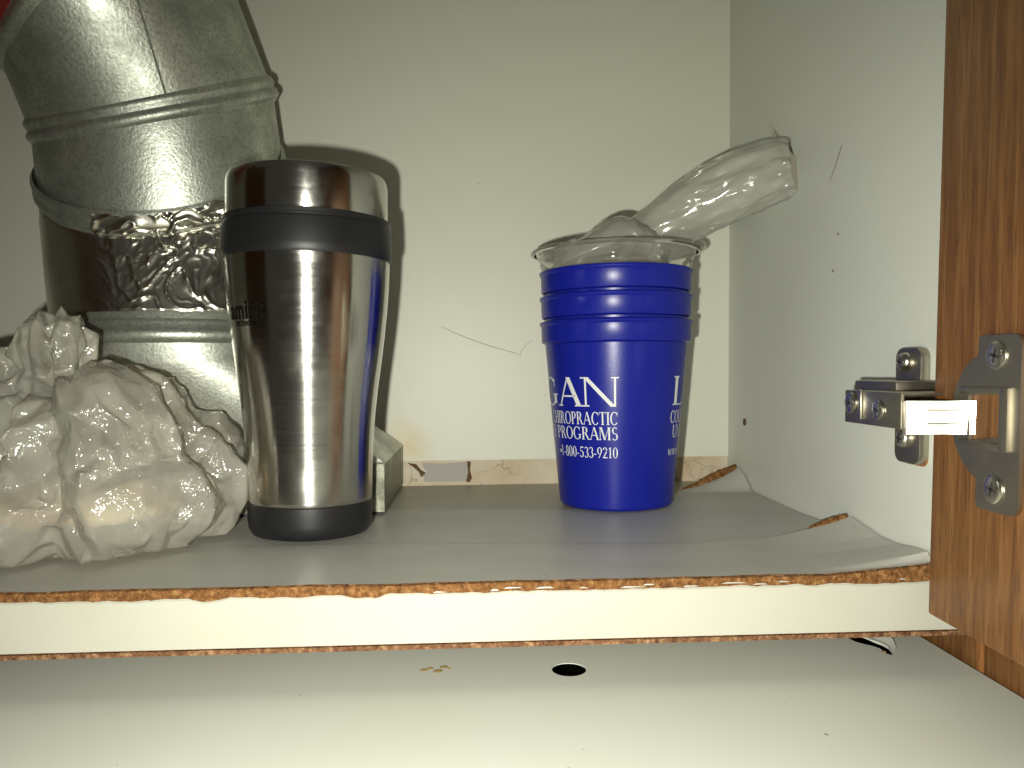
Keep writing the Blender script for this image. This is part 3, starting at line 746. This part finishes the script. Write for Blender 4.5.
# ------------------------------------------------------------------ nested cups
fc = onz(616, 514.5); rcb = 57 / F * (fc.y + .03); cc = Vector((fc.x * (fc.y + rcb) / fc.y, fc.y + rcb, .0012)); kc = cc.y / F
def zc_(y): return ony(617, y, cc.y - .038).z - cc.z
Zrim = zc_(317.5); Zst = zc_(341); STEP = (zc_(263) - zc_(317.5)) / 2
rB, rS, rBd, rRm = 57.0 * kc * .995, 70.5 * kc, 74.0 * kc, 76.0 * kc
def cup_body():
    tw = .0010
    return [(0, .0016), (rB * .86, .0016), (rB * .90, .0), (rB * .965, .0), (rB, .0014)] + [(rB + (rS - rB) * t, .0014 + (Zst - .0014) * t) for t in (.25, .5, .75, 1)] + \
        [(rS - tw, Zst), (rB - tw, .003), (0, .0026)]
def cup_rim():
    tw = .0012
    return [(rS - tw, Zst - .0004), (rS - .0001, Zst - .0004), (rBd - .0004, Zst + .0003), (rBd, Zst + .0010), (rBd + .0002, Zrim - .0024), (rRm - .0003, Zrim - .0018), (rRm, Zrim - .0008), (rRm - .0003, Zrim - .0001), (rBd - .0002, Zrim + .0002), (rBd - tw, Zrim - .0006), (rBd - tw - .0002, Zst + .0015), (rS - tw, Zst - .0004)]
cup = thing('plastic_cup', cc, 'lowest blue plastic cup of the nested stack, printed with white lettering', 'cup', 'blue cups nested in one stack')
v, f = lathe(cup_body(), 128); link_mesh('body', [Vector(p) + cc for p in v], f, M_BLUE, cup, .5)
v, f = lathe(cup_rim(), 128); link_mesh('rim', [Vector(p) + cc for p in v], f, M_BLUE, cup, .5)
for i, lab in ((1, 'middle blue plastic cup of the nested stack, only its rim band showing'), (2, 'topmost blue plastic cup of the stack, holding the clear cup')):
    r = cup.copy(); C.objects.link(r); r.location = cc + Vector((0, 0, STEP * i)); r['label'] = lab
    for ch in list(cup.children):
        d = ch.copy(); C.objects.link(d); d.parent = r
# serif capitals drawn as strokes
TK, TN, SF = .150, .055, .045
def arc(cx, cy, rx_, ry_, a0, a1, wm=TK, wn=TN, n=22):
    o_, i_ = [], []
    for s in range(n + 1):
        a = math.radians(a0 + (a1 - a0) * s / n); w = wn + (wm - wn) * abs(math.cos(a)) ** 1.4
        o_.append((cx + rx_ * math.cos(a), cy + ry_ * math.sin(a))); i_.append((cx + (rx_ - w) * math.cos(a), cy + (ry_ - w * .9) * math.sin(a)))
    return [[o_[k], o_[k + 1], i_[k + 1], i_[k]] for k in range(n)]
def rc_(x0, y0, x1, y1): return [[(x0, y0), (x1, y0), (x1, y1), (x0, y1)]]
def dg_(x0, y0, x1, y1, w): return [[(x0, y0), (x0 + w, y0), (x1 + w, y1), (x1, y1)]]
def sfx(x, y, w, e=.075): return rc_(x - e, y, x + w + e, y + SF)
def stem(x, w=TK, y0=0, y1=1, s=3):
    p = rc_(x, y0, x + w, y1)
    if s & 1: p += sfx(x, y0, w)
    if s & 2: p += sfx(x, y1 - SF, w)
    return p
def glyph(c):
    if c == 'L': return stem(.1) + rc_(.1, 0, .68, SF) + dg_(.60, SF, .66, .24, .035), .74
    if c == 'O': return arc(.48, .5, .44, .52, 0, 360), .96
    if c == 'G': return arc(.48, .5, .44, .52, 48, 318) + stem(.70, TK, .08, .42, 2) + dg_(.73, .68, .75, .95, .035), .98
    if c == 'C': return arc(.46, .5, .42, .52, 48, 315) + dg_(.70, .68, .73, .96, .04), .84
    if c == 'A': return dg_(.05, 0, .40, 1, TN) + dg_(.72, 0, .36, 1.0, TK) + rc_(.2, .32, .70, .32 + TN) + sfx(.05, 0, TN, .07) + sfx(.72, 0, TK, .07), .90
    if c == 'N': return stem(.08, TN, 0, 1, 1) + dg_(.80, 0, .05, 1, TK * .95) + stem(.89, TN, 0, 1, 2) + rc_(-.04, 1 - SF, .2, 1), 1.0
    if c == 'E': return stem(.1) + rc_(.1, 0, .62, SF) + rc_(.1, 1 - SF, .6, 1) + rc_(.2, .5, .5, .5 + SF) + dg_(.55, SF, .60, .22, .035) + dg_(.55, .80, .55, 1, .035), .70
    if c == 'F': return stem(.1) + rc_(.1, 1 - SF, .6, 1) + rc_(.2, .5, .48, .5 + SF) + dg_(.55, .78, .55, 1, .035), .64
    if c == 'H': return stem(.1) + stem(.62) + rc_(.2, .49, .68, .49 + TN), .88
    if c == 'I': return stem(.1), .36
    if c == 'R': return stem(.1) + arc(.34, .745, .28, .255, -90, 90, TK, TN, 14) + rc_(.2, .95, .36, 1) + rc_(.2, .49, .36, .49 + TN) + dg_(.64, 0, .34, .5, TK) + rc_(.64, 0, .86, SF), .84
    if c == 'P': return stem(.1) + arc(.34, .725, .28, .275, -90, 90, TK, TN, 14) + rc_(.2, .95, .36, 1) + rc_(.2, .45, .36, .45 + TN), .70
    if c == 'T': return stem(.30, TK, 0, 1, 1) + rc_(.02, 1 - SF, .73, 1) + dg_(.02, .80, .02, 1, .035) + dg_(.695, .80, .695, 1, .035), .75
    if c == 'U': return stem(.1, TK, .3, 1, 2) + stem(.70, TN, .3, 1, 2) + arc(.43, .34, .33, .36, 180, 360, TK * .8, TN), .86
    if c == 'V': return dg_(.36, 0, .06, 1, TK) + dg_(.40, 0, .72, 1, TN) + sfx(.06, 1 - SF, TK, .06) + sfx(.72, 1 - SF, TN, .06), .84
    if c == 'S': return arc(.32, .74, .25, .27, 40, 270, TK * .8, TN, 16) + arc(.32, .26, .27, .28, -140, 90, TK * .8, TN, 16), .62
    if c == 'Y': return dg_(.32, .42, .04, 1, TK) + dg_(.40, .45, .66, 1, TN) + stem(.32, TK, 0, .5, 1) + sfx(.04, 1 - SF, TK, .05) + sfx(.66, 1 - SF, TN, .05), .78
    if c == 'M': return stem(.08, TN, 0, 1, 3) + dg_(.46, 0, .12, 1, TK) + dg_(.50, 0, .86, 1, TN) + stem(.86), 1.12
    if c == '0': return arc(.29, .5, .26, .51, 0, 360, TK * .9, TN), .58
    if c == '1': return stem(.20, TK * .8, 0, 1, 1) + dg_(.06, .84, .22, 1, .05), .50
    if c == '2': return arc(.28, .72, .24, .29, 0, 165, TK * .9, TN, 12) + dg_(.04, 0, .38, .62, TK * .8) + rc_(.04, 0, .54, .09), .58
    if c == '3': return arc(.26, .745, .23, .26, -70, 150, TK * .8, TN, 12) + arc(.26, .27, .26, .29, -150, 85, TK * .9, TN, 14), .56
    if c == '5': return arc(.26, .31, .26, .32, -150, 120, TK * .9, TN, 14) + dg_(.12, .55, .14, 1, .05) + rc_(.14, .90, .50, 1), .58
    if c == '8': return arc(.28, .745, .22, .26, 0, 360, TK * .8, TN) + arc(.28, .26, .26, .28, 0, 360, TK * .9, TN), .58
    if c == '9': return arc(.28, .68, .26, .33, 0, 360, TK * .85, TN) + dg_(.16, 0, .40, .5, .08), .58
    if c == '-': return rc_(.06, .30, .32, .38), .38
    if c == '*': return arc(.17, .42, .17, .17, 0, 360, .16, .16, 12), .34
    if c == 'w': return dg_(.22, 0, .02, .62, .09) + dg_(.25, 0, .40, .62, .05) + dg_(.56, 0, .38, .62, .09) + dg_(.59, 0, .78, .62, .05), .88
    if c == '.': return rc_(.06, 0, .18, .12), .26
    return [], .34
def serif_line(text, ch, width):
    bm = bmesh.new(); x = 0; P = []
    for c in text:
        g_, a = glyph(c); P += [[(px + x, py) for px, py in q_] for q_ in g_]; x += a
    sx_ = width / x
    for q_ in P:
        try: bm.faces.new([bm.verts.new(((px - x) * sx_, py * ch, 0)) for px, py in q_])
        except ValueError: pass
    slice_x(bm, .0025); return bm
view_c = math.atan2(cc.x, cc.y)
def rad_c(z): return rB + (rS - rB) * max(0, min(1, (z - .0014) / (Zst - .0014)))
def cap(y0, y1): return zc_(y0) - zc_(y1)
deg = PI / 180
for ar in (2.0, 192.0):
    lines = []
    for txt, yb_, yt_, span in (('LOGAN', 407, 377, 138), ('COLLEGE OF CHIROPRACTIC', 425.5, 412.5, 139), ('UNIVERSITY PROGRAMS', 441, 428, 134)):
        lines.append((serif_line(txt, cap(yt_, yb_), span * deg * rad_c(zc_(yb_))), zc_(yb_)))
    lines.append((serif_line('*1-800-533-9210', cap(448.5, 459.5), 63 * deg * rad_c(zc_(459.5))), zc_(459.5)))
    wl = serif_line('www.', cap(448.5, 459.5), 23 * deg * rad_c(zc_(459.5)))
    for v in wl.verts: v.co.x -= 116 * deg * rad_c(zc_(459.5))
    lines.append((wl, zc_(459.5)))
    o = wrap(lines, rad_c, ar * deg - view_c, 'lettering', M_WHITE, cup, .00015); o['label'] = 'white serif lettering'
# clear cup in the topmost blue one
zk = cc.z + STEP * 2 + Zrim
cl = thing('clear_cup', (cc.x, cc.y, zk - .07), 'clear plastic cup with a rolled lip nested in the top of the blue stack', 'cup')
Zl = ony(617, 238, cc.y - .044).z - cl.location.z
r1_, r2_ = 73.0 * kc, 79.0 * kc
pr = [(0, .001), (rB * .92, 0), (rB * .97, .001), (rBd - .0042, Zst * .72), (rBd - .0026, .0685), (r1_ + .0004, .0715), (r1_ + .0012, .0735), (r1_ + .0008, .0748), (r2_ - .0022, Zl - .0055), (r2_ - .0016, Zl - .005), (r2_, Zl - .0018)]
v, f = lathe(pr, 128); o = link_mesh('body', [Vector(p) + cl.location for p in v], f, M_CLEAR, cl, .9)
rL = 84.5 * kc
v, f = lathe([(r2_ - .0002, Zl - .0018), (r2_ + .0015, Zl - .0004), (rL - .0012, Zl + .0002), (rL - .0002, Zl - .0004), (rL, Zl - .0013), (rL - .0008, Zl - .0020), (rL - .002, Zl - .0021)], 128)
link_mesh('lip', [Vector(p) + cl.location for p in v], f, M_CLEAR, cl, .9)

# ------------------------------------------------------------------ plastic sleeve sticking out of the clear cup
def film_tube(spine, wid, thk, twist, nseg, seed, amp):
    """spine: 3-D points; wid/thk: half sizes across the sight / in depth"""
    sp = [Vector(p) for p in smooth_prof3(spine, 10)]; n_ = len(sp); rings = []
    t_ = np.linspace(0, 1, len(wid))
    for i, p in enumerate(sp):
        s = i / (n_ - 1); d = (sp[min(i + 1, n_ - 1)] - sp[max(i - 1, 0)]).normalized()
        dep = Vector((0, 1, 0)); dep = (dep - d * d.dot(dep)).normalized(); a = dep.cross(d).normalized()
        w = float(np.interp(s, t_, wid)); h = float(np.interp(s, t_, thk)); ring = []
        for k in range(nseg):
            th = 2 * PI * k / nseg
            q_ = p + a * math.cos(th) * w + dep * math.sin(th) * h
            r = 1 - abs(noise.noise(Vector((math.cos(th) * 1.6 + seed, math.sin(th) * 1.6, s * 2.2)))) * 2
            r2 = 1 - abs(noise.noise(Vector((math.cos(th) * 3.5, math.sin(th) * 3.5 + seed, s * 7)))) * 2
            ring.append(q_ + (q_ - p).normalized() * (amp * (r - .5) + amp * .5 * max(0, r2) ** 2) * (1 + 2.2 * max(0, s - .55)))
        rings.append(ring)
    return rings
def smooth_prof3(P, n):
    P = [Vector(p) for p in P]; out = []
    for i in range(len(P) - 1):
        p0, p1, p2, p3 = P[max(i - 1, 0)], P[i], P[i + 1], P[min(i + 2, len(P) - 1)]
        for j in range(n):
            t = j / n; out.append(.5 * (2 * p1 + (p2 - p0) * t + (2 * p0 - 5 * p1 + 4 * p2 - p3) * t * t + (3 * p1 - p0 - 3 * p2 + p3) * t ** 3))
    return out + [P[-1]]
sl = thing('plastic_sleeve', (cc.x, cc.y, cl.location.z + .01), 'crumpled translucent plastic sleeve sticking out of the clear cup to the right', 'plastic wrap')
S = [(600, 262, .425), (622, 252, .425), (650, 232, .424), (690, 209, .418), (735, 186, .408), (772, 171, .400), (793, 165, .394)]
sp = [ony(a, b, y) for a, b, y in S]
k2 = .42 / F
rings = film_tube(sp, [w * k2 for w in (18, 20, 23, 29, 31, 28, 21)], [.009, .010, .012, .014, .012, .009, .004], 0, 64, 3.0, .0017)
v, f = loft(rings); link_mesh('tube', v, f, M_SLEEVE, sl, 3.2)
tip = [ony(a, b, y) for a, b, y in ((768, 123, .402), (772, 131, .401), (784, 143, .398), (797, 160, .394), (803, 183, .390), (797, 191, .392), (788, 175, .396), (778, 150, .400))]
v, f = prism(tip, (.0003, .0006, 0)); link_mesh('torn_end', v, f, M_TIP, sl, .5)
S = [(566, 262, .418), (576, 256, .412), (596, 248, .410), (616, 240, .414), (646, 250, .418), (664, 262, .414)]
rings = film_tube([ony(a, b, y) for a, b, y in S], [w * k2 for w in (5, 11, 15, 21, 15, 7)], [.010, .016, .020, .022, .018, .01], 0, 48, 9.0, .0018)
v, f = loft(rings); link_mesh('crumpled_fold', v, f, M_SLEEVE, sl, 3.2)

# ------------------------------------------------------------------ crumpled plastic bag on the left
def ell(c, r, rot=0):
    bm = bmesh.new(); bmesh.ops.create_icosphere(bm, subdivisions=4, radius=1.0)
    M = Matrix.Translation(c) @ Matrix.Rotation(rot, 4, 'Z') @ Matrix.Diagonal((*r, 1)); bmesh.ops.transform(bm, matrix=M, verts=bm.verts)
    v = [x.co.copy() for x in bm.verts]; f = [tuple(q_.index for q_ in p.verts) for p in bm.faces]; bm.free(); return v, f
def blob(name, ells, vox, smooth_it):
    V, Fc, _ = merge(ells); me = bpy.data.meshes.new(name); me.from_pydata([tuple(p) for p in V], [], Fc)
    o = bpy.data.objects.new(name, me); C.objects.link(o)
    md = o.modifiers.new('r', 'REMESH'); md.mode = 'VOXEL'; md.voxel_size = vox
    ms = o.modifiers.new('s', 'SMOOTH'); ms.factor = .5; ms.iterations = smooth_it
    dg = bpy.context.evaluated_depsgraph_get(); m2 = bpy.data.meshes.new_from_object(o.evaluated_get(dg)); bpy.data.objects.remove(o)
    P = [v.co.copy() for v in m2.vertices]; NR = [v.normal.copy() for v in m2.vertices]; Q = [tuple(p.vertices) for p in m2.polygons]; bpy.data.meshes.remove(m2); return P, NR, Q
E_ = [ell((-.170, .333, .022), (.063, .046, .026)), ell((-.158, .336, .040), (.036, .040, .036)), ell((-.205, .340, .038), (.046, .042, .036)),
      ell((-.139, .347, .026), (.030, .036, .026)), ell((-.138, .360, .034), (.024, .020, .022), .3), ell((-.181, .338, .064), (.018, .018, .018)),
      ell((-.180, .336, .084), (.0155, .014, .0135)), ell((-.199, .338, .080), (.015, .012, .012)), ell((-.225, .338, .078), (.024, .016, .014))]
P, NR, Q = blob('b', E_, .0022, 8)
nk = Vector((-.180, .337, .066)); out = []
for p, q_ in zip(P, NR):
    d = p - nk; th = math.atan2(d.y, d.x); rr = math.hypot(d.x, d.y); fall = min(1, d.length / .03)
    wv = nvec(p * 30) * .010
    rad = 1 - abs(noise.noise(Vector((math.cos(th) * 2.6 + 4, math.sin(th) * 2.6, rr * 3.5)))) * 2.4
    c1_ = 1 - abs(noise.noise((p + wv) * 34)) * 2.3
    c2_ = 1 - abs(noise.noise((p + wv) * 80 + Vector((3, 8, 1)))) * 2.3
    h = .0050 * noise.noise(p * 20) + fall * .0080 * max(-.2, rad) + .0026 * max(-.3, c1_) + .0020 * max(-.3, c2_) - .0042
    x = p + q_ * h
    if x.z < .0045: x.z = .0028 + .0012 * max(0, c1_)
    out.append(x)
def facet(P, Q, ratio, crease, jit):
    """crumple: keep the ridges, flatten what lies between them"""
    me = bpy.data.meshes.new('f'); me.from_pydata([tuple(p) for p in P], [], Q); o = bpy.data.objects.new('f', me); C.objects.link(o)
    md = o.modifiers.new('d', 'DECIMATE'); md.ratio = ratio
    dg = bpy.context.evaluated_depsgraph_get(); m2 = bpy.data.meshes.new_from_object(o.evaluated_get(dg)); o.data = m2; bpy.data.meshes.remove(me); o.modifiers.clear()
    for v in m2.vertices:
        k = nvec(v.co * 400) * jit; v.co += Vector((k.x, k.y, k.z if v.co.z > .008 else 0))
    at = m2.attributes.get('crease_edge') or m2.attributes.new('crease_edge', 'FLOAT', 'EDGE')
    at.data.foreach_set('value', [crease * (.35 + .65 * abs(noise.noise(m2.vertices[e.vertices[0]].co * 60)) ** .5 * 1.6) if crease else 0 for e in m2.edges])
    ms = o.modifiers.new('s', 'SUBSURF'); ms.levels = 2; ms.render_levels = 2
    dg = bpy.context.evaluated_depsgraph_get(); m3 = bpy.data.meshes.new_from_object(o.evaluated_get(dg)); bpy.data.objects.remove(o); bpy.data.meshes.remove(m2)
    P = [v.co.copy() for v in m3.vertices]; Q = [tuple(p.vertices) for p in m3.polygons]; bpy.data.meshes.remove(m3); return P, Q
out, Q = facet(out, Q, .16, .95, .0024)
bg = thing('plastic_bag', (-.172, .338, .003), 'crumpled translucent plastic bag with a knotted top, lying left of the steel mug', 'plastic bag')
o = link_mesh('film', out, Q, M_BAG, bg, 3.2)
P, NR, Q = blob('t', [ell((-.168, .335, .018), (.042, .031, .008)), ell((-.185, .332, .019), (.020, .019, .009)), ell((-.152, .336, .019), (.020, .020, .009))], .0025, 5)
out = [p + q_ * (.003 * noise.noise(p * 60)) for p, q_ in zip(P, NR)]
o = link_mesh('bundle', out, Q, M_TAN, None, 3.2); tag(o, 'tan bundle sealed low inside the crumpled plastic bag', 'food bundle')
